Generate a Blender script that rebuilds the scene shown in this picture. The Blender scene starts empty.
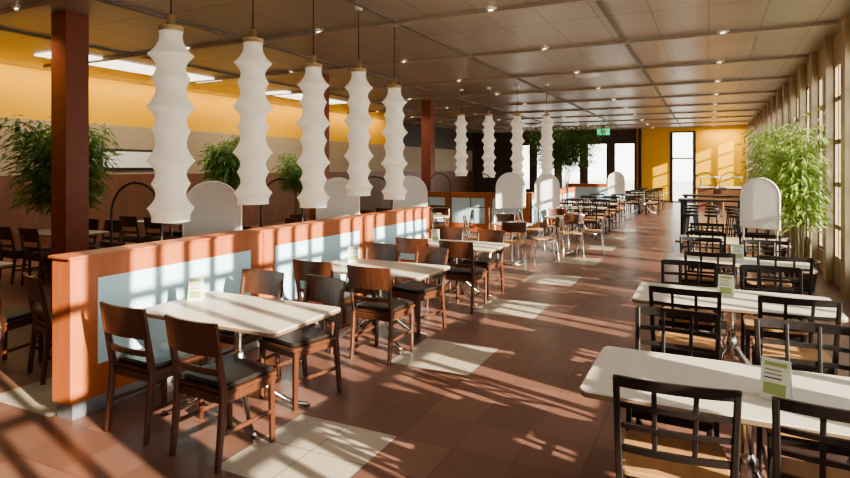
import bpy, math, random
from mathutils import Vector, Matrix
random.seed(7)
C = bpy.context.scene.collection
CEIL = 3.8
XR, XL, YE, YB = 1.75, -12.5, 32.0, -3.0
try:
    bpy.context.scene.view_settings.view_transform = 'AgX'
    bpy.context.scene.view_settings.look = 'AgX - Medium High Contrast'
except Exception as e: print(e)

# ------------------------------------------------------------ materials
def new_mat(name):
    m = bpy.data.materials.new(name); m.use_nodes = True
    return m, m.node_tree.nodes, m.node_tree.links, m.node_tree.nodes['Principled BSDF']

def mat(name, col, rough=0.5, metal=0.0, var=0.08, scale=8.0, bump=0.0, emis=None, estr=0, stretch=None, spec=None):
    m, N, L, P = new_mat(name)
    tc = N.new('ShaderNodeTexCoord'); mp = N.new('ShaderNodeMapping')
    if stretch: mp.inputs['Scale'].default_value = stretch
    nz = N.new('ShaderNodeTexNoise'); nz.inputs['Scale'].default_value = scale; nz.inputs['Detail'].default_value = 4
    L.new(tc.outputs['Object'], mp.inputs[0]); L.new(mp.outputs[0], nz.inputs['Vector'])
    mix = N.new('ShaderNodeMix'); mix.data_type = 'RGBA'
    mix.inputs[6].default_value = (*[max(0, c*(1-var*2)) for c in col], 1)
    mix.inputs[7].default_value = (*[min(1, c*(1+var*2)) for c in col], 1)
    L.new(nz.outputs[0], mix.inputs[0]); L.new(mix.outputs[2], P.inputs['Base Color'])
    P.inputs['Roughness'].default_value = rough; P.inputs['Metallic'].default_value = metal
    if spec is not None: P.inputs['Specular IOR Level'].default_value = spec
    if bump:
        b = N.new('ShaderNodeBump'); b.inputs['Strength'].default_value = bump; b.inputs['Distance'].default_value = 0.01
        L.new(nz.outputs[0], b.inputs['Height']); L.new(b.outputs[0], P.inputs['Normal'])
    if emis:
        P.inputs['Emission Color'].default_value = (*emis, 1); P.inputs['Emission Strength'].default_value = estr
    return m

M = {}
M['brown'] = mat('walnut_wood', (0.075, 0.028, 0.015), 0.33, var=.25, scale=30, stretch=(1, 1, .15))
M['pad'] = mat('dark_vinyl', (0.022, 0.018, 0.017), 0.33, bump=.05)
M['black'] = mat('black_stained_wood', (0.016, 0.012, 0.011), 0.38)
M['tan'] = mat('tan_beech_seat', (0.40, 0.22, 0.10), 0.4, var=.15, scale=20, stretch=(1, .15, 1))
M['top'] = mat('cream_laminate', (0.53, 0.49, 0.42), 0.3, var=.02)
M['topedge'] = mat('laminate_edge', (0.25, 0.17, 0.11), 0.5)
M['chrome'] = mat('brushed_chrome', (0.65, 0.63, 0.6), 0.22, 1.0, var=.03)
M['orange'] = mat('red_brown_wood', (0.38, 0.118, 0.046), 0.42, var=.14, scale=16, stretch=(1, 1, .2))
M['blue'] = mat('pale_blue_panel', (0.48, 0.69, 0.80), 0.45, var=.03)
M['kick'] = mat('metal_kickplate', (0.34, 0.36, 0.40), 0.35, 0.7, var=.05)
M['col'] = mat('red_brown_column', (0.24, 0.065, 0.036), 0.42, var=.1)
M['white'] = mat('white_paint', (0.8, 0.79, 0.76), 0.5, var=.02)
M['cream'] = mat('cream_fin', (0.48, 0.38, 0.25), 0.5, var=.06)
M['rail'] = mat('ceiling_rail_paint', (0.42, 0.36, 0.29), 0.45, var=.04)
M['groove'] = mat('ceiling_groove_paint', (0.22, 0.185, 0.155), 0.6, var=.04)
M['frame'] = mat('dark_frame', (0.03, 0.025, 0.022), 0.4)
M['yellow'] = mat('yellow_paint', (0.74, 0.42, 0.022), 0.6, var=.04, scale=2)
M['beige'] = mat('beige_wall', (0.37, 0.29, 0.20), 0.6, var=.05, scale=3)
M['woodwall'] = mat('wood_cladding', (0.16, 0.064, 0.033), 0.45, var=.2, scale=5, stretch=(1, 1, .1))
M['dark'] = mat('dark_wall', (0.07, 0.052, 0.042), 0.6, var=.1, scale=3)
M['leaf'] = mat('bamboo_leaf', (0.09, 0.18, 0.035), 0.45, var=.35, scale=3)
M['leafl'] = mat('bamboo_leaf_light', (0.28, 0.40, 0.11), 0.45, var=.3, scale=3)
M['stem'] = mat('bamboo_stem', (0.24, 0.22, 0.09), 0.5, var=.2)
M['pot'] = mat('planter_pot', (0.12, 0.07, 0.045), 0.5)
M['soil'] = mat('soil', (0.04, 0.025, 0.015), 0.9, bump=.5)
M['card'] = mat('menu_card_paper', (0.68, 0.70, 0.62), 0.5, var=.02)
M['green'] = mat('menu_card_green', (0.33, 0.40, 0.16), 0.5)
M['sign'] = mat('exit_sign_green', (0.02, 0.45, 0.15), 0.5, emis=(0.03, .7, .25), estr=1.5)
M['glow'] = mat('downlight_glow', (1, .9, .75), 0.5, emis=(1, .88, .68), estr=30)
M['skyl'] = mat('luminous_ceiling_panel', (1, 1, 1), 0.5, emis=(1, .93, .80), estr=2.4)
M['brass'] = mat('brass_collar', (0.75, 0.55, 0.28), 0.35, 0.5)
M['ground'] = mat('outdoor_paving', (0.45, 0.42, 0.38), 0.8, var=.1, scale=1)
M['redc'] = mat('red_sauce_bottle', (0.5, 0.03, 0.02), 0.35)
for k in ('leaf', 'leafl'):
    m = M[k]; N = m.node_tree.nodes; L = m.node_tree.links
    tr = N.new('ShaderNodeBsdfTranslucent'); tr.inputs[0].default_value = (.38, .5, .14, 1) if k == 'leafl' else (.15, .26, .05, 1)
    mx = N.new('ShaderNodeMixShader'); mx.inputs[0].default_value = .35
    L.new(N['Principled BSDF'].outputs[0], mx.inputs[1]); L.new(tr.outputs[0], mx.inputs[2]); L.new(mx.outputs[0], N['Material Output'].inputs[0])

def fabric():
    m, N, L, P = new_mat('stretch_fabric_shade')
    tc = N.new('ShaderNodeTexCoord'); w = N.new('ShaderNodeTexNoise'); w.inputs['Scale'].default_value = 60
    L.new(tc.outputs['Object'], w.inputs['Vector'])
    r = N.new('ShaderNodeValToRGB'); r.color_ramp.elements[0].color = (.74, .71, .63, 1); r.color_ramp.elements[1].color = (.86, .84, .77, 1)
    L.new(w.outputs[0], r.inputs[0]); L.new(r.outputs[0], P.inputs['Base Color'])
    P.inputs['Roughness'].default_value = .8
    P.inputs['Emission Color'].default_value = (1, .88, .70, 1); P.inputs['Emission Strength'].default_value = 0.24
    tr = N.new('ShaderNodeBsdfTranslucent'); tr.inputs[0].default_value = (.85, .8, .7, 1)
    mx = N.new('ShaderNodeMixShader'); mx.inputs[0].default_value = .25
    L.new(P.outputs[0], mx.inputs[1]); L.new(tr.outputs[0], mx.inputs[2]); L.new(mx.outputs[0], N['Material Output'].inputs[0])
    return m
M['fabric'] = fabric()

def glassy(name, tint, gl):
    m, N, L, P = new_mat(name)
    t = N.new('ShaderNodeBsdfTransparent'); t.inputs[0].default_value = (*tint, 1)
    g = N.new('ShaderNodeBsdfGlossy'); g.inputs['Roughness'].default_value = .05
    mx = N.new('ShaderNodeMixShader')
    nz = N.new('ShaderNodeTexNoise'); nz.inputs['Scale'].default_value = .5
    mr = N.new('ShaderNodeMapRange'); mr.inputs[3].default_value = gl*.8; mr.inputs[4].default_value = gl*1.2
    L.new(nz.outputs[0], mr.inputs[0]); L.new(mr.outputs[0], mx.inputs[0])
    L.new(t.outputs[0], mx.inputs[1]); L.new(g.outputs[0], mx.inputs[2]); L.new(mx.outputs[0], N['Material Output'].inputs[0])
    return m
M['glass'] = glassy('window_glass', (.95, .97, .96), .05)

def frosted():
    m, N, L, P = new_mat('frosted_acrylic')
    nz = N.new('ShaderNodeTexNoise'); nz.inputs['Scale'].default_value = 4
    r = N.new('ShaderNodeValToRGB'); r.color_ramp.elements[0].color = (.80, .79, .76, 1); r.color_ramp.elements[1].color = (.88, .87, .84, 1)
    L.new(nz.outputs[0], r.inputs[0]); L.new(r.outputs[0], P.inputs['Base Color']); P.inputs['Roughness'].default_value = .4
    tr = N.new('ShaderNodeBsdfTranslucent'); tr.inputs[0].default_value = (.9, .9, .9, 1)
    mx = N.new('ShaderNodeMixShader'); mx.inputs[0].default_value = .35
    L.new(P.outputs[0], mx.inputs[1]); L.new(tr.outputs[0], mx.inputs[2]); L.new(mx.outputs[0], N['Material Output'].inputs[0])
    return m
M['frost'] = frosted()

def mth(N, L, op, a, b=None, c=None):
    n = N.new('ShaderNodeMath'); n.operation = op
    for i, v in enumerate((a, b, c)):
        if v is None: continue
        if isinstance(v, (int, float)): n.inputs[i].default_value = v
        else: L.new(v, n.inputs[i])
    return n.outputs[0]

def floor_mat():
    m, N, L, P = new_mat('terracotta_floor_tiles')
    tc = N.new('ShaderNodeTexCoord'); s = N.new('ShaderNodeSeparateXYZ'); L.new(tc.outputs['Object'], s.inputs[0])
    tx = mth(N, L, 'DIVIDE', mth(N, L, 'ADD', s.outputs[0], 2.6), .39)
    ty = mth(N, L, 'DIVIDE', mth(N, L, 'ADD', s.outputs[1], -2.5), .41)
    fx = mth(N, L, 'FRACT', tx); fy = mth(N, L, 'FRACT', ty)
    g = mth(N, L, 'MAXIMUM', mth(N, L, 'LESS_THAN', fx, .014), mth(N, L, 'LESS_THAN', fy, .014))
    comb = N.new('ShaderNodeCombineXYZ')
    L.new(mth(N, L, 'FLOOR', tx), comb.inputs[0]); L.new(mth(N, L, 'FLOOR', ty), comb.inputs[1])
    wn = N.new('ShaderNodeTexWhiteNoise'); wn.noise_dimensions = '3D'; L.new(comb.outputs[0], wn.inputs['Vector'])
    base = N.new('ShaderNodeValToRGB')
    base.color_ramp.elements[0].color = (.135, .066, .048, 1); base.color_ramp.elements[1].color = (.200, .102, .078, 1)
    L.new(wn.outputs[0], base.inputs[0])
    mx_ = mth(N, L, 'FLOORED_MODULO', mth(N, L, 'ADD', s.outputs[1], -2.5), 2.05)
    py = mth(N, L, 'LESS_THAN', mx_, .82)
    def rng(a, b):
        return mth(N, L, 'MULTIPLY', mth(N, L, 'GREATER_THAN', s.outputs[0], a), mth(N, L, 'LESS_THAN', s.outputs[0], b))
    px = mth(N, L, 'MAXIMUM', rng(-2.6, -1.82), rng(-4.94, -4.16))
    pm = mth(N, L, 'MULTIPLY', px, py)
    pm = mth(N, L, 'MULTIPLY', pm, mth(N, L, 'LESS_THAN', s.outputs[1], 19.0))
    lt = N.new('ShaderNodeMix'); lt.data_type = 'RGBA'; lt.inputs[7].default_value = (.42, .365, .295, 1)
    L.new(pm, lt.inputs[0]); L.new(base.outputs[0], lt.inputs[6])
    nz = N.new('ShaderNodeTexNoise'); nz.inputs['Scale'].default_value = 5; nz.inputs['Detail'].default_value = 6
    L.new(tc.outputs['Object'], nz.inputs['Vector'])
    mul = N.new('ShaderNodeMix'); mul.data_type = 'RGBA'; mul.blend_type = 'MULTIPLY'; mul.inputs[0].default_value = .5
    r2 = N.new('ShaderNodeValToRGB'); r2.color_ramp.elements[0].color = (.75, .75, .75, 1); r2.color_ramp.elements[1].color = (1.2, 1.2, 1.2, 1)
    L.new(nz.outputs[0], r2.inputs[0]); L.new(lt.outputs[2], mul.inputs[6]); L.new(r2.outputs[0], mul.inputs[7])
    gr = N.new('ShaderNodeMix'); gr.data_type = 'RGBA'; gr.inputs[7].default_value = (.06, .04, .03, 1)
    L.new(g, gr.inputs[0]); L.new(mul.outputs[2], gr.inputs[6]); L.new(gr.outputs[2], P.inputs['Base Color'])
    rr = N.new('ShaderNodeMapRange'); rr.inputs[3].default_value = .24; rr.inputs[4].default_value = .42
    L.new(nz.outputs[0], rr.inputs[0]); L.new(rr.outputs[0], P.inputs['Roughness'])
    b = N.new('ShaderNodeBump'); b.inputs['Strength'].default_value = .3; b.inputs['Distance'].default_value = .003
    L.new(mth(N, L, 'SUBTRACT', 1.0, g), b.inputs['Height']); L.new(b.outputs[0], P.inputs['Normal'])
    return m
M['floor'] = floor_mat()

def ceil_mat():
    m, N, L, P = new_mat('metal_ceiling_panels')
    tc = N.new('ShaderNodeTexCoord'); s = N.new('ShaderNodeSeparateXYZ'); L.new(tc.outputs['Object'], s.inputs[0])
    tx = mth(N, L, 'DIVIDE', s.outputs[0], .675); ty = mth(N, L, 'DIVIDE', s.outputs[1], 2.7)
    g = mth(N, L, 'MAXIMUM', mth(N, L, 'LESS_THAN', mth(N, L, 'FRACT', tx), .02), mth(N, L, 'LESS_THAN', mth(N, L, 'FRACT', ty), .008))
    comb = N.new('ShaderNodeCombineXYZ'); L.new(mth(N, L, 'FLOOR', tx), comb.inputs[0]); L.new(mth(N, L, 'FLOOR', ty), comb.inputs[1])
    wn = N.new('ShaderNodeTexWhiteNoise'); L.new(comb.outputs[0], wn.inputs['Vector'])
    base = N.new('ShaderNodeValToRGB')
    base.color_ramp.elements[0].color = (.41, .35, .28, 1); base.color_ramp.elements[1].color = (.47, .405, .33, 1)
    L.new(wn.outputs[0], base.inputs[0])
    gr = N.new('ShaderNodeMix'); gr.data_type = 'RGBA'; gr.inputs[7].default_value = (.20, .17, .14, 1)
    L.new(g, gr.inputs[0]); L.new(base.outputs[0], gr.inputs[6]); L.new(gr.outputs[2], P.inputs['Base Color'])
    P.inputs['Roughness'].default_value = .34; P.inputs['Metallic'].default_value = .3
    return m
M['ceil'] = ceil_mat()

# ------------------------------------------------------------ mesh builder
class MB:
    def __init__(s): s.v = []; s.f = []; s.mi = []; s.mats = []; s.sm = []
    def m(s, k):
        if k not in s.mats: s.mats.append(k)
        return s.mats.index(k)
    def add(s, vs, fs, k, smooth=False):
        o = len(s.v); i = s.m(k); s.v += [tuple(v) for v in vs]
        for f in fs: s.f.append(tuple(o+a for a in f)); s.mi.append(i); s.sm.append(smooth)
    def box(s, a, b, k):
        x0, y0, z0 = a; x1, y1, z1 = b
        vs = [(x0,y0,z0),(x1,y0,z0),(x1,y1,z0),(x0,y1,z0),(x0,y0,z1),(x1,y0,z1),(x1,y1,z1),(x0,y1,z1)]
        s.add(vs, [(3,2,1,0),(4,5,6,7),(0,1,5,4),(1,2,6,5),(2,3,7,6),(3,0,4,7)], k)
    def slab(s, x0, x1, y0, y1, z0, z1, k, ek=None, ch=.008, rad=.04, n=4):
        def ring(ins, z):
            pts = []
            for cx, cy, a0 in ((x1-rad, y1-rad, 0), (x0+rad, y1-rad, 90), (x0+rad, y0+rad, 180), (x1-rad, y0+rad, 270)):
                for i in range(n+1):
                    a = math.radians(a0+90*i/n); pts.append((cx+(rad-ins)*math.cos(a), cy+(rad-ins)*math.sin(a), z))
            return pts
        rs = [ring(ch, z0), ring(0, z0+ch), ring(0, z1-ch), ring(ch, z1)]
        c = len(rs[0]); vs = sum(rs, [])
        s.add(vs, [tuple(range(c))[::-1]], k); 
        s.add(vs, [tuple(range(3*c, 4*c))], k)
        for r in range(3):
            s.add(vs, [(r*c+i, r*c+(i+1) % c, (r+1)*c+(i+1) % c, (r+1)*c+i) for i in range(c)], (ek or k) if r < 2 else k)
    def beam(s, p0, p1, w, d, k, side=(1, 0, 0), w1=None, d1=None):
        p0 = Vector(p0); p1 = Vector(p1); ax = (p1-p0).normalized(); sd = Vector(side); sd = (sd-ax*sd.dot(ax)).normalized(); up = ax.cross(sd)
        w1 = w1 or w; d1 = d1 or d; vs = []
        for p, ww, dd in ((p0, w, d), (p1, w1, d1)):
            c = .18
            for a, b in ((-1,-1+c*2),(-1+c*2,-1),(1-c*2,-1),(1,-1+c*2),(1,1-c*2),(1-c*2,1),(-1+c*2,1),(-1,1-c*2)):
                vs.append(p+sd*a*ww/2+up*b*dd/2)
        fs = [tuple(range(8))[::-1], tuple(range(8, 16))]+[(i, (i+1) % 8, 8+(i+1) % 8, 8+i) for i in range(8)]
        s.add(vs, fs, k)
    def tube(s, pts, r, k, n=8, caps=True):
        pts = [Vector(p) for p in pts]; rr = r if isinstance(r, (list, tuple)) else [r]*len(pts)
        vs = []
        ref = Vector((0, 0, 1))
        t0 = (pts[1]-pts[0]).normalized()
        if abs(t0.dot(ref)) > .9: ref = Vector((1, 0, 0))
        for i, p in enumerate(pts):
            t = (pts[min(i+1, len(pts)-1)]-pts[max(i-1, 0)]).normalized()
            a = (ref-t*ref.dot(t))
            if a.length < 1e-3: a = Vector((0, 1, 0))-t*t.y
            a.normalize(); b = t.cross(a)
            for j in range(n):
                an = 2*math.pi*j/n; vs.append(p+a*rr[i]*math.cos(an)+b*rr[i]*math.sin(an))
        fs = []
        for i in range(len(pts)-1):
            for j in range(n): fs.append((i*n+j, i*n+(j+1) % n, (i+1)*n+(j+1) % n, (i+1)*n+j))
        s.add(vs, fs, k, True)
        if caps: s.add(vs, [tuple(range(n))[::-1], tuple(range((len(pts)-1)*n, len(pts)*n))], k)
    def lathe(s, prof, c, k, n=24, smooth=True):
        vs = [(c[0]+r*math.cos(2*math.pi*j/n), c[1]+r*math.sin(2*math.pi*j/n), c[2]+z) for r, z in prof for j in range(n)]
        s.add(vs, [(i*n+j, i*n+(j+1) % n, (i+1)*n+(j+1) % n, (i+1)*n+j) for i in range(len(prof)-1) for j in range(n)], k, smooth)
    def arcslat(s, w, y, z0, z1, bow, th, k, n=8, tilt=0.0, y1=None):
        y1 = y if y1 is None else y1
        vs = []
        for i in range(n+1):
            u = -1+2*i/n; x = u*w/2; off = -bow*(1-u*u)
            vs += [(x, y+off-th/2, z0), (x, y+off+th/2, z0), (x, y1+off+th/2, z1), (x, y1+off-th/2, z1)]
        fs = [(3,2,1,0), (4*n, 4*n+1, 4*n+2, 4*n+3)]
        for i in range(n):
            for j in range(4): fs.append((i*4+j, i*4+(j+1) % 4, (i+1)*4+(j+1) % 4, (i+1)*4+j))
        s.add(vs, fs, k)
    def mesh(s, name):
        me = bpy.data.meshes.new(name); me.from_pydata(s.v, [], s.f)
        for k in s.mats: me.materials.append(M[k])
        me.polygons.foreach_set('material_index', s.mi); me.polygons.foreach_set('use_smooth', s.sm)
        me.update()
        import bmesh
        bm = bmesh.new(); bm.from_mesh(me); bmesh.ops.recalc_face_normals(bm, faces=bm.faces); bm.to_mesh(me); bm.free()
        return me
def put(name, me, loc=(0, 0, 0), rz=0, sc=1):
    o = bpy.data.objects.new(name, me); C.objects.link(o); o.location = loc; o.rotation_euler = (0, 0, rz)
    if sc != 1: o.scale = (sc, sc, sc) if isinstance(sc, (int, float)) else sc
    return o
def boxobj(name, boxes):
    b = MB()
    for a, c, k in boxes: b.box(a, c, k)
    return put(name, b.mesh(name))

# ------------------------------------------------------------ room shell
boxobj('floor', [((XL-.2, YB-.2, -.1), (XR+.25, YE+.2, 0), 'floor')])
boxobj('ceiling', [((XL-.2, YB-.2, CEIL), (XR+.25, YE+.2, CEIL+.15), 'ceil')])
boxobj('ground_outside', [((XL-30, YB-30, -.4), (XR+60, YE+60, -.15), 'ground')])
boxobj('wall_left', [((XL-.2, YB, 1.6), (XL, YE, 2.75), 'beige'), ((XL-.2, YB, 2.75), (XL, 22, CEIL), 'yellow'),
                     ((XL-.2, 22, 2.75), (XL, YE, CEIL), 'dark'), ((XL-.2, YB, 0), (XL+.04, YE, 1.6), 'woodwall')])
boxobj('wall_back', [((XL, YB-.2, 0), (XR+.2, YB, CEIL), 'beige')])
def wall_x(name, y0, y1, x0, x1, ops, matf):
    bx = []; cur = x0
    for a, b, z0, z1 in sorted(ops):
        bx.append(((cur, y0, 0), (a, y1, CEIL), matf(cur)))
        if z0 > 0: bx.append(((a, y0, 0), (b, y1, z0), matf(a)))
        bx.append(((a, y0, z1), (b, y1, CEIL), matf(a))); cur = b
    bx.append(((cur, y0, 0), (x1, y1, CEIL), matf(cur)))
    boxobj(name, bx)
boxobj('trim_1', [((-3.25, YE-.12, 0), (-3.1, YE, CEIL), 'frame')])
WOPS = [(-4.5, -3.4, .5, 3.1), (-5.9, -4.8, .5, 3.1), (-7.3, -6.2, .5, 3.1), (-8.7, -7.6, .5, 3.1), (-10.1, -9.0, .5, 3.1)]
wall_x('wall_end', YE, YE+.2, XL, -3.35, WOPS, lambda x: 'dark')
boxobj('wall_end', [((-3.35, YE, 0), (-1.75, YE+.2, CEIL), 'yellow')])
boxobj('wall_end', [((-.55, YE, 0), (XR+.2, YE+.2, CEIL), 'yellow')])
boxobj('wall_end', [((-1.75, YE, 3.6), (-.55, YE+.2, CEIL), 'yellow')])
def glazed(name, x0, x1, z0, z1, y, mid=None, wx=.07):
    b = MB(); w = .07
    b.box((x0, y, z0), (x0+wx, y+.1, z1), 'frame'); b.box((x1-wx, y, z0), (x1, y+.1, z1), 'frame')
    b.box((x0+wx, y, z0), (x1-wx, y+.1, z0+w), 'frame'); b.box((x0+wx, y, z1-w), (x1-wx, y+.1, z1), 'frame')
    if mid: b.box((x0+wx, y, mid), (x1-wx, y+.1, mid+w), 'frame')
    b.box((x0+wx, y+.045, z0+w), (x1-wx, y+.055, z1-w), 'glass')
    put(name, b.mesh(name))
glazed('door_1', -1.75, -.55, 0, 3.6, YE+.02, 2.2, .14)
for i, (a, b_, z0, z1) in enumerate(WOPS): glazed('window_%d' % (40+i), a, b_, z0, z1, YE+.02)
PER = 1.4; PW = .14
b = MB()
b.box((XR, YB-.2, 0), (XR+.1, YE, .35), 'beige'); b.box((XR, YB-.2, 3.35), (XR+.1, YE, CEIL), 'cream')
put('wall_right', b.mesh('wall_right'))
b = MB(); y = YB; ys = []
while y < YE:
    ys.append(y); y += PER
for y in ys: b.box((XR-.10, y-PW, 0), (XR, y+PW, CEIL), 'cream')
put('trim_2', b.mesh('fins'))
b = MB()
for y in ys: b.box((XR+.01, y-PW, .35), (XR+.06, y+PW, 3.35), 'cream')
put('trim_3', b.mesh('posts'))
for i in range(len(ys)-1):
    b = MB(); a, c = ys[i]+PW, ys[i+1]-PW
    X0, X1 = XR+.015, XR+.045; F = 'cream'
    b.box((X0, a, .35), (X1, a+.04, 3.35), F); b.box((X0, c-.04, .35), (X1, c, 3.35), F)
    b.box((X0, a+.04, .35), (X1, c-.04, .40), F); b.box((X0, a+.04, 3.30), (X1, c-.04, 3.35), F)
    for q in (1, 2, 3):
        yy = a+(c-a)*q/4; b.box((X0, yy-.04, .40), (X1, yy+.04, 3.30), F)
    for zz in (.85, 1.5, 2.15, 2.8): b.box((X0, a+.04, zz-.035), (X1, c-.04, zz+.035), F)
    b.box((XR+.028, a+.04, .40), (XR+.032, c-.04, 3.30), 'glass')
    put('window_%d' % (i+1), b.mesh('window'))
boxobj('baseboard_end', [((XL+.05, YE-.02, 0), (-1.77, YE, .1), 'frame'), ((-.53, YE-.02, 0), (XR-.3, YE, .1), 'frame')])
b = MB(); y = -1.0
while y < YE:
    b.box((XL+.6, y-.05, CEIL-.05), (XR-.12, y+.05, CEIL), 'rail')
    y += 2.7
put('trim_4', b.mesh('ceiling_rails'))
b = MB()
for x in (-9.3, -6.6, -3.9, -1.2):
    b.box((x-.03, YB, CEIL-.03), (x+.03, YE, CEIL-.001), 'groove')
put('trim_5', b.mesh('ceiling_grooves'))
for i, (y0, y1) in enumerate(((6.3, 10.0), (12.2, 15.4))):
    boxobj('ceiling_light_panel', [((-10.9, y0, CEIL-.03), (-10.1, y1, CEIL-.005), 'skyl')])
b = MB(); b.box((XL, 8.6, 1.7), (XL+.05, 10.6, 2.2), 'frame'); b.box((XL+.05, 8.7, 1.76), (XL+.06, 10.5, 2.14), 'white'); put('wall_sign_board', b.mesh('s'))
b = MB(); pts = []
for i in range(5):
    for j in range(12):
        x = .2-2.7*i; y = 1.7+2.7*j
        if y > YE-.5 or x < -11: continue
        pts.append((x, y))
        b.lathe([(.0, -.022), (.065, -.022)], (x, y, CEIL), 'glow', 16, False)
        b.lathe([(.065, -.024), (.095, -.022), (.10, -.001)], (x, y, CEIL), 'white', 16)
put('recessed_downlights', b.mesh('downlights'))
b = MB()
for x, y in ((-.9, 6.2), (-2.4, 13.0)):
    b.lathe([(0, -.05), (.12, -.05), (.13, -.03), (.26, -.03), (.27, -.001)], (x, y, CEIL), 'white', 28)
put('ceiling_air_diffusers', b.mesh('diff'))
me = MB(); me.box((-.155, -.155, 0), (.155, .155, CEIL), 'col'); me.box((-.165, -.165, 0), (.165, .165, .1), 'kick'); cm = me.mesh('column')
for y in (4.88, 10.4, 15.9): put('column', cm, (-7.65, y, 0))

# ------------------------------------------------------------ partitions
def partition(b, y0, y1, x, panels, th=.2, h=1.12):
    b.box((x-th, y0, .11), (x, y1, h), 'orange')
    b.box((x-th+.02, y0+.02, 0), (x-.02+.012, y1-.02, .11), 'kick')
    for a, c in panels:
        b.box((x-.001, a, .34), (x+.006, c, .96), 'blue')
        b.box((x-th-.006, a, .34), (x-th+.001, c, .96), 'blue')
b = MB(); partition(b, 2.52, 8.3, -3.95, [(2.72, 4.27), (4.62, 6.2), (6.55, 8.12)])
for yy in (4.45, 6.38): b.box((-4.16, yy-.012, .11), (-3.945, yy+.012, 1.122), 'col')
b.box((-4.17, 2.50, 1.12), (-3.93, 8.32, 1.135), 'orange')
put('seating_partition', b.mesh('partition'))
b = MB(); partition(b, 14.0, 19.4, -3.95, [(14.2, 15.6), (15.9, 17.4), (17.7, 19.2)])
b.box((-7.3, 13.9, .11), (-3.95, 14.1, 1.12), 'orange'); b.box((-7.25, 13.93, 0), (-4, 14.07, .11), 'kick')
for a, c in ((-7.1, -6.2), (-6.0, -5.1), (-4.9, -4.1)): b.box((a, 13.893, .34), (c, 13.901, .98), 'blue')
put('seating_partition', b.mesh('partition2'))
b = MB(); partition(b, 24.0, 27.0, -3.3, [(24.2, 25.4), (25.6, 26.8)]); b.box((-5.2, 24, .11), (-3.3, 24.2, 1.12), 'orange'); b.box((-5.0, 23.99, .34), (-3.5, 24.0, .98), 'blue'); b.box((-5.1, 24.05, 0), (-3.4, 24.15, .11), 'kick')
put('seating_partition', b.mesh('partition3'))

# ------------------------------------------------------------ round screens
def screen_mesh(clear, w=.66, top=1.62, bot=.78):
    b = MB(); r = w/2; cz = top-r
    pts = [(r, bot)]+[(r*math.cos(a), cz+r*math.sin(a)) for a in [math.pi*i/24 for i in range(25)]]+[(-r, bot)]
    fr = [Vector((x, 0, z)) for x, z in pts]
    b.tube(fr, .012, 'frame' if clear else 'white', 6)
    b.tube([(-r, 0, bot), (r, 0, bot)], .012, 'frame' if clear else 'white', 6)
    n = len(pts); vs = [(x, -.004, z) for x, z in pts]+[(x, .004, z) for x, z in pts]
    b.add(vs, [tuple(range(n)), tuple(range(n, 2*n))[::-1]]+[(i, (i+1) % n, n+(i+1) % n, n+i) for i in range(n)], 'glass' if clear else 'frost')
    for x in (-.2, .2): b.tube([(x, 0, 0.02), (x, 0, bot)], .014, 'chrome', 8)
    b.slab(-.25, .25, -.09, .09, 0, .02, 'chrome', rad=.03, ch=.004)
    return b.mesh('screen')
sw, sc_ = screen_mesh(False, .58, 1.61), screen_mesh(True, .58, 1.62)
for y in (4.38, 6.62, 8.75): put('arched_privacy_screen', sw, (-4.56, y, 0), .5)
for y in (3.5, 5.45, 7.6): put('arched_glass_screen', sc_, (-4.56, y, 0), .1)
sw2 = screen_mesh(False, .66, 1.64, .85)
put('arched_privacy_screen', sw2, (-4.0, 12.6, 0), .5); put('arched_privacy_screen', sw, (-3.42, 13.6, 0), .5)
put('arched_glass_screen', sc_, (-5.9, 12.9, 0)); put('arched_glass_screen', sc_, (-5.0, 13.4, 0))
swr = screen_mesh(False, .46, 1.62, 1.0)
put('arched_privacy_screen', swr, (.58, 8.33, 0), -.5)
put('arched_glass_screen', sc_, (-.1, 18.3, 0)); put('arched_glass_screen', sc_, (.6, 19.3, 0))
put('arched_privacy_screen', sw, (-3.0, 22.0, 0), .3)

# ------------------------------------------------------------ pendant lamps
def lamp_mesh(ztop):
    b = MB()
    keys = [(.098, 0), (.180, -.23), (.150, -.42), (.190, -.66), (.152, -.85), (.190, -1.10), (.152, -1.29), (.182, -1.49), (.15, -1.60)]
    for i in range(len(keys)-1):
        (r0, z0), (r1, z1) = keys[i], keys[i+1]; prof = []
        for j in range(11):
            t = j/10
            if i == 0: r = r0-.01*math.sin(math.pi*min(1, t*1.4))+(r1-r0)*t**4
            else: r = r0+(r1-r0)*t-(.050 if z0 > -1.45 else .015)*math.sin(math.pi*t)
            prof.append((r, z0+(z1-z0)*t))
        b.lathe(prof, (0, 0, ztop), 'fabric', 36)
    b.lathe([(0, .1), (.03, .1), (.035, .02), (.098, .005), (.099, -.04)], (0, 0, ztop), 'brass', 20)
    b.tube([(0, 0, ztop+.08), (0, 0, CEIL-.03)], .006, 'frame', 6)
    b.lathe([(0, -.05), (.05, -.045), (.055, -.001)], (0, 0, CEIL), 'white', 16)
    return b.mesh('pendant')
lh, ll = lamp_mesh(3.00), lamp_mesh(2.91)
for i, y in enumerate((3.38, 4.34, 5.30, 6.24, 7.17)): put('pendant_lamp', lh if i % 2 else ll, (-3.98, y, 0))
for i, x in enumerate((-5.78, -5.02, -4.27, -3.53)): put('pendant_lamp', lamp_mesh(3.14-.03*i), (x, 14.0, 0))

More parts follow.
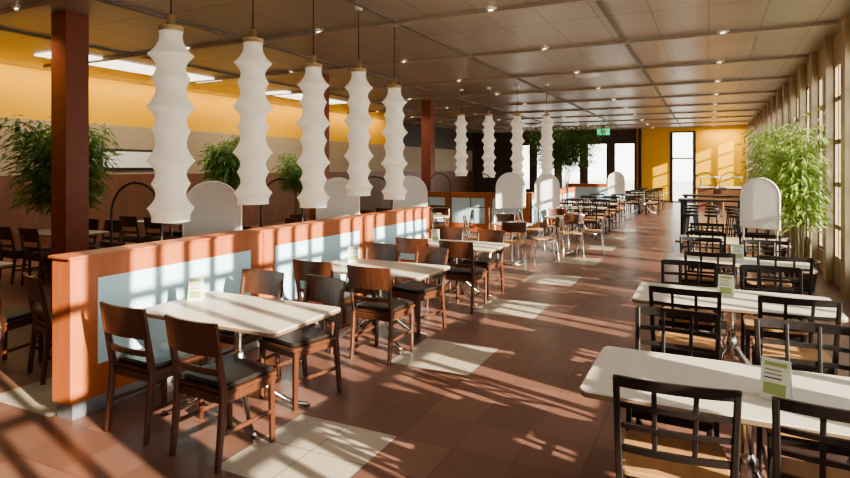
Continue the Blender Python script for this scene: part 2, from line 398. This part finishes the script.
# ------------------------------------------------------------ chairs
def dining_chair():
    b = MB(); W = 'brown'
    b.slab(-.225, .225, -.20, .225, .425, .452, W, rad=.04, ch=.006)
    b.slab(-.21, .21, -.185, .215, .452, .482, 'pad', rad=.05, ch=.012)
    for s in (-1, 1):
        b.beam((s*.195, .19, 0), (s*.195, .185, .43), .030, .034, W, w1=.04, d1=.042)
        b.beam((s*.20, -.245, 0), (s*.20, -.20, .44), .030, .034, W, w1=.036, d1=.045)
        b.beam((s*.20, -.20, .43), (s*.205, -.262, .80), .036, .045, W, w1=.03, d1=.03)
        b.beam((s*.195, -.2, .40), (s*.195, .18, .40), .055, .02, W, side=(0, 0, 1))
        b.beam((s*.197, -.22, .2), (s*.197, .185, .2), .025, .018, W, side=(0, 0, 1))
    b.beam((-.19, .19, .40), (.19, .19, .40), .055, .02, W, side=(0, 0, 1))
    b.beam((-.19, -.2, .40), (.19, -.2, .40), .055, .02, W, side=(0, 0, 1))
    b.arcslat(.45, -.243, .665, .865, .035, .02, W, y1=-.275)
    b.arcslat(.41, -.218, .545, .585, .025, .018, W, y1=-.225)
    return b.mesh('dining_chair')
def ladder_chair():
    b = MB(); W = 'black'
    b.slab(-.22, .22, -.19, .225, .435, .462, 'tan', rad=.04, ch=.006)
    for s in (-1, 1):
        b.beam((s*.2, .195, 0), (s*.2, .19, .435), .028, .028, W, w1=.032, d1=.032)
        b.beam((s*.215, -.25, 0), (s*.215, -.2, .45), .028, .03, W, w1=.03, d1=.036)
        b.beam((s*.215, -.2, .44), (s*.225, -.27, .885), .03, .036, W, w1=.026, d1=.026)
        b.beam((s*.2, -.2, .405), (s*.2, .18, .405), .05, .018, W, side=(0, 0, 1))
        b.beam((s*.2, -.22, .18), (s*.2, .18, .18), .022, .018, W, side=(0, 0, 1))
        b.beam((s*.075, -.232, .56), (s*.078, -.285, .87), .02, .014, W)
    b.beam((-.2, .19, .405), (.2, .19, .405), .05, .018, W, side=(0, 0, 1))
    b.beam((-.2, -.2, .405), (.2, -.2, .405), .05, .018, W, side=(0, 0, 1))
    for z, y, h in ((.845, -.266, .045), (.755, -.25, .022), (.665, -.236, .022), (.56, -.22, .03)):
        b.arcslat(.44, y, z, z+h, .022, .016, W, y1=y-h*.16)
    return b.mesh('ladder_chair')
def tube_chair():
    b = MB(); W = 'chrome'
    b.slab(-.21, .21, -.2, .21, .45, .47, 'tan', rad=.08, ch=.006)
    for s in (-1, 1):
        b.tube([(s*.2, .22, 0), (s*.19, .19, .44), (s*.19, -.18, .445), (s*.2, -.24, 0)], .011, W, 8)
        b.tube([(s*.19, -.17, .44), (s*.2, -.22, .62), (s*.2, -.26, .83)], .011, W, 8)
    b.tube([(-.2, -.26, .83), (-.1, -.285, .85), (.1, -.285, .85), (.2, -.26, .83)], .011, W, 8)
    b.arcslat(.39, -.235, .66, .83, .03, .012, 'brown', y1=-.262)
    return b.mesh('tube_chair')
def bar_stool():
    b = MB()
    b.lathe([(0, .76), (.16, .76), (.175, .745), (.17, .72), (0, .72)], (0, 0, 0), 'black', 20)
    for i in range(4):
        a = math.pi/4+i*math.pi/2; b.tube([(.1*math.cos(a), .1*math.sin(a), .73), (.2*math.cos(a), .2*math.sin(a), 0)], .012, 'black', 8)
    b.tube([(.165*math.cos(2*math.pi*j/20), .165*math.sin(2*math.pi*j/20), .26) for j in range(21)], .008, 'black', 6, False)
    return b.mesh('stool')
DC, LC, TC, BS = dining_chair(), ladder_chair(), tube_chair(), bar_stool()

def table_mesh(w=1.3, d=.75, fx=.40, fy=.28):
    b = MB(); h = .73
    b.slab(-w/2, w/2, -d/2, d/2, h-.032, h, 'top', 'topedge', rad=.05, ch=.006)
    b.slab(-.25, .25, -.2, .2, h-.045, h-.032, 'frame', rad=.02, ch=.003)
    b.tube([(0, 0, .30), (0, 0, h-.04)], .032, 'chrome', 14)
    b.lathe([(0, .25), (.03, .25), (.05, .29), (.05, .4), (.033, .43)], (0, 0, 0), 'chrome', 16)
    for sx in (-1, 1):
        for sy in (-1, 1):
            P = []
            for i in range(9):
                t = i/8
                z = .015+.33*(1-t)**1.9 
                P.append((sx*(.03+(fx-.03)*t), sy*(.02+(fy-.02)*t), z))
            b.tube(P, [.022-.008*i/8 for i in range(9)], 'chrome', 8)
            b.lathe([(0, .012), (.02, .012), (.022, 0), (0, 0)], (sx*fx, sy*fy, 0), 'frame', 10)
    return b.mesh('table')
TL = table_mesh(1.3); TR = table_mesh(1.4)
def round_table():
    b = MB()
    b.lathe([(0, .70), (.36, .70), (.375, .715), (.37, .73), (0, .73)], (0, 0, 0), 'top', 36, False)
    b.tube([(0, 0, .02), (0, 0, .7)], .03, 'chrome', 14)
    b.lathe([(0, 0), (.24, 0), (.24, .012), (.05, .035), (0, .035)], (0, 0, 0), 'chrome', 28)
    return b.mesh('round_table')
RT = round_table()

def menu_card(loc, rz=0, k='card', sc=1):
    b = MB()
    for s in (-1, 1):
        vs = [(-.065, s*.04, 0), (.065, s*.04, 0), (.065, 0, .2), (-.065, 0, .2)]
        vs2 = [(x, y-s*.003, z) for x, y, z in vs]
        b.add(vs+vs2, [(0,1,2,3), (7,6,5,4), (0,4,5,1), (1,5,6,2), (2,6,7,3), (3,7,4,0)], k)
        for z0, z1, kk in ((.165, .185, 'green'), (.03, .085, 'green'), (.105, .111, 'frame'), (.125, .129, 'frame'), (.145, .149, 'frame')):
            f = lambda z: s*(.04*(1-z/.2)+.001)
            b.add([(-.05, f(z0), z0), (.05 if kk == 'green' else .03, f(z0), z0), (.05 if kk == 'green' else .03, f(z1), z1), (-.05, f(z1), z1)], [(0,1,2,3)], kk)
    put('table_menu_card', b.mesh('menu_card'), loc, rz, sc)
J = lambda a: random.uniform(-a, a)
TY = [3.18, 5.18, 7.2]
for y in TY:
    put('dining_table', TL, (-3.05, y, 0))
    near = y-.40; far = y+.42
    put('dining_chair', DC, (-3.38+J(.02), near, 0), J(.06))
    put('dining_chair', DC, (-2.72+J(.02), near-.05, 0), J(.08))
    put('dining_chair', DC, (-3.44, far, 0), math.pi+J(.06))
    put('dining_chair', DC, (-2.83, far-.02, 0), math.pi-.2+J(.05))
menu_card((-3.55, 3.25, .73), .45, sc=.85); menu_card((-3.45, 5.3, .73), .5, sc=.85); menu_card((-3.4, 7.3, .73), .3, sc=.85)
for tx in (-6.1, -9.3):
    for i, y in enumerate((3.3, 5.3, 7.4, 9.6, 11.8)):
        if tx == -9.3: y += .5
        if i == 0 and tx == -6.1:
            put('dining_table', TL, (-7.35, 3.3, 0))
            put('dining_chair', DC, (-5.55, 2.95, 0), .25); put('dining_chair', DC, (-4.95, 3.15, 0), -.3); put('dining_chair', DC, (-5.9, 3.9, 0), math.pi)
            continue
        if i == 0: continue
        if tx == -9.3 and i > 2: continue
        put('dining_table', TL, (tx, y, 0))
        for dx in (-.33, .33):
            put('dining_chair', DC, (tx+dx+J(.03), y-.42, 0), J(.1)); put('dining_chair', DC, (tx+dx+J(.03), y+.43, 0), math.pi+J(.1))
for x, y in ((-3.25, 10.3), (-2.75, 12.2), (-5.3, 11.2)):
    put('round_cafe_table', RT, (x, y, 0))
    for a in (0.3, 1.87, 3.44, 5.0):
        if x < -5 and a == 3.44: continue
        a += J(.2); put('cafe_chair', TC, (x+.6*math.cos(a), y+.6*math.sin(a), 0), a+math.pi/2)
b = MB(); b.lathe([(0, 0), (.028, 0), (.028, .12), (.01, .15), (.01, .18), (0, .18)], (0, 0, 0), 'redc', 14); rb = b.mesh('bottle')
put('sauce_bottle', rb, (-3.15, 10.3, .73)); put('sauce_bottle', rb, (-2.7, 12.25, .73))
for i, y in enumerate((15.3, 17.2, 19.2)):
    put('dining_table', TL, (-3.0, y, 0))
    for dx in (-.33, .33):
        put('ladder_back_chair', LC, (-3.0+dx, y-.44, 0), J(.1)); put('ladder_back_chair', LC, (-3.0+dx, y+.44, 0), math.pi+J(.1))
for y in (23.6, 26.0):
    put('dining_table', TR, (-2.2, y, 0))
    for dx in (-.33, .33):
        put('ladder_back_chair', LC, (-2.2+dx, y-.44, 0), J(.1)); put('ladder_back_chair', LC, (-2.2+dx, y+.44, 0), math.pi+J(.1))
for i in range(4):
    y = 3.08+2.07*i
    tx = .16 if i < 2 else .28
    put('dining_table', TR, (tx, y, 0))
    for x in (-.28, .36):
        put('ladder_back_chair', LC, (tx+x+J(.03)-(.04 if i == 0 else 0), y-.28-.07*(i > 0), 0), J(.07))
        put('ladder_back_chair', LC, (tx+x+J(.03)-.04, y+.47, 0), math.pi+J(.08))
menu_card((.27, 2.98, .73), -.35, sc=.88); menu_card((.13, 5.2, .73), -.2, sc=.85); menu_card((.3, 7.3, .73), sc=.85)
for y in (14.3, 16.6):
    b = MB(); b.slab(-.7, .7, -.35, .35, 1.02, 1.06, 'black', rad=.02)
    for sx in (-.62, .62):
        for sy in (-.28, .28): b.beam((sx, sy, 0), (sx, sy, 1.02), .06, .06, 'black')
    b.beam((-.62, 0, .2), (.62, 0, .2), .03, .03, 'black', side=(0, 0, 1)); b.beam((-.62, -.28, .2), (-.62, .28, .2), .03, .03, 'black', side=(0, 0, 1)); b.beam((.62, -.28, .2), (.62, .28, .2), .03, .03, 'black', side=(0, 0, 1))
    put('high_bar_table', b.mesh('bar_table'), (.1, y, 0))
    for x in (-.35, .1, .55): put('bar_stool', BS, (x, y-.55, 0)); put('bar_stool', BS, (x, y+.55, 0))
b = MB(); b.box((-.4, 27.5, 0), (1.4, 28.3, .9), 'woodwall'); b.box((-.45, 27.45, .9), (1.42, 28.35, .95), 'white')
b.box((-.3, 27.8, .95), (-.26, 27.9, 1.35), 'chrome'); b.box((1.26, 27.8, .95), (1.3, 27.9, 1.35), 'chrome'); b.box((-.35, 27.6, 1.35), (1.35, 28.1, 1.38), 'white')
put('service_counter', b.mesh('counter'))

# ------------------------------------------------------------ plants
def plant(name, loc, h, rad, nst, nlf, leafk, zlow=.35, xmax=None):
    b = MB()
    b.lathe([(0, 0), (.17, 0), (.23, .40), (.24, .42), (.215, .42), (.21, .37), (0, .37)], (0, 0, 0), 'pot', 24)
    b.lathe([(0, .375), (.21, .375)], (0, 0, 0), 'soil', 16)
    for s in range(nst):
        a = random.uniform(0, 6.28); r0 = random.uniform(.02, .15); r1 = rad*random.uniform(.2, .75); hh = h*random.uniform(.75, 1)
        P = []
        for i in range(7):
            t = i/6; r = r0+(r1-r0)*t**1.8; P.append(Vector((r*math.cos(a), r*math.sin(a), .37+(hh-.37)*t)))
            if xmax is not None: P[-1].x = min(P[-1].x, xmax)
        b.tube(P, [.011-.007*i/6 for i in range(7)], 'stem', 5)
        for l in range(nlf//nst):
            t = random.uniform(zlow, 1.0)**.8; k = min(5, int(t*6)); q = P[k].lerp(P[k+1], t*6-k)
            an = random.uniform(0, 6.28); out = random.uniform(.03, rad*.55)*(1.1-t*.5)
            q = q+Vector((math.cos(an)*out, math.sin(an)*out, random.uniform(-.08, .1)))
            ln = random.uniform(.10, .19); wd = ln*.13; an2 = an+J(.8)
            d = Vector((math.cos(an2), math.sin(an2), random.uniform(-1.0, .2))).normalized(); sd = d.cross(Vector((0, 0, 1))).normalized()
            sd = (sd+Vector((0, 0, J(.7)))).normalized()
            e = q+d*ln+Vector((0, 0, -.03)); mi = q+d*ln*.45
            tri = [q, mi+sd*wd, e, mi-sd*wd]
            if xmax is not None and max(v.x for v in tri) > xmax+.05: continue
            b.add(tri, [(0, 1, 2), (0, 2, 3)], leafk)
    put(name, b.mesh(name), loc)
plant('potted_bamboo', (1.2, 9.9, 0), 2.6, .68, 16, 1700, 'leafl', .25, .33)
plant('potted_bamboo', (1.15, 13.0, 0), 2.6, .7, 14, 1700, 'leafl', .3, .4)
plant('potted_bamboo', (-9.9, 6.1, 0), 2.75, 1.05, 20, 5200, 'leaf', .3)
plant('potted_bamboo', (-10.6, 10.7, 0), 2.6, .8, 14, 3000, 'leaf', .45)
plant('potted_bamboo', (-10.6, 13.4, 0), 2.2, .7, 12, 2200, 'leaf', .5)
plant('potted_indoor_tree', (-4.7, 21.0, 0), 3.4, 1.8, 22, 7000, 'leaf', .5)

b = MB(); b.box((-.26, -.02, 3.15), (.26, .02, 3.42), 'sign'); b.box((-.1, -.023, 3.22), (.1, -.02, 3.36), 'white'); b.box((-.01, -.01, 3.42), (.01, .01, CEIL), 'frame')
put('exit_sign', b.mesh('exit_sign'), (-4.0, 25.5, 0))

# ------------------------------------------------------------ lights
def area(name, loc, sx, sy, power, col, rot=(0, 0, 0)):
    l = bpy.data.lights.new(name, 'AREA'); l.shape = 'RECTANGLE'; l.size = sx; l.size_y = sy; l.energy = power; l.color = col
    o = bpy.data.objects.new(name, l); C.objects.link(o); o.location = loc; o.rotation_euler = rot; return o
for x, y in pts:
    if y < 29:
        l = bpy.data.lights.new('downlight_lamp', 'SPOT'); l.energy = 60; l.color = (1, .86, .67); l.spot_size = math.radians(120); l.spot_blend = .8; l.shadow_soft_size = .06
        o = bpy.data.objects.new('downlight_lamp', l); C.objects.link(o); o.location = (x, y, CEIL-.06)
for y0, y1 in ((6.3, 10.0), (12.2, 15.4)):
    area('ceiling_panel_lamp', (-10.5, (y0+y1)/2, CEIL-.06), .7, y1-y0, 80, (1, .92, .80))
area('wall_washer_lamp', (XL+.45, 9.5, CEIL-.02), .12, 24, 220, (1, .74, .34), (0, math.radians(38), 0))
area('alcove_lamp', (.6, 31.4, 3.7), 1.6, .3, 60, (1, .8, .45))

sun = bpy.data.lights.new('sun', 'SUN'); sun.energy = 29; sun.angle = math.radians(.55); sun.color = (1, .86, .68)
so = bpy.data.objects.new('sun', sun); C.objects.link(so)
d = Vector((-.96, .27, -.34)).normalized(); so.rotation_euler = d.to_track_quat('-Z', 'Y').to_euler(); so.location = (20, -8, 10)
w = bpy.data.worlds.new('World'); bpy.context.scene.world = w; w.use_nodes = True
N = w.node_tree.nodes; L = w.node_tree.links; bg = N['Background']
tc = N.new('ShaderNodeTexCoord'); s = N.new('ShaderNodeSeparateXYZ'); r = N.new('ShaderNodeValToRGB')
L.new(tc.outputs['Generated'], s.inputs[0]); L.new(s.outputs[2], r.inputs[0]); L.new(r.outputs[0], bg.inputs[0])
r.color_ramp.elements[0].color = (1, .95, .87, 1); r.color_ramp.elements[1].color = (.68, .79, 1, 1)
bg.inputs[1].default_value = 5.8

# ------------------------------------------------------------ camera
cd = bpy.data.cameras.new('camera'); cam = bpy.data.objects.new('camera', cd); C.objects.link(cam)
f = 580.0; cd.sensor_width = 36; cd.lens = 36*f/850; cd.shift_y = -71/850
cam.location = (0, 0, 1.75); cam.rotation_euler = (math.pi/2, 0, math.atan(283/f)); cd.clip_start = .05
bpy.context.scene.camera = cam
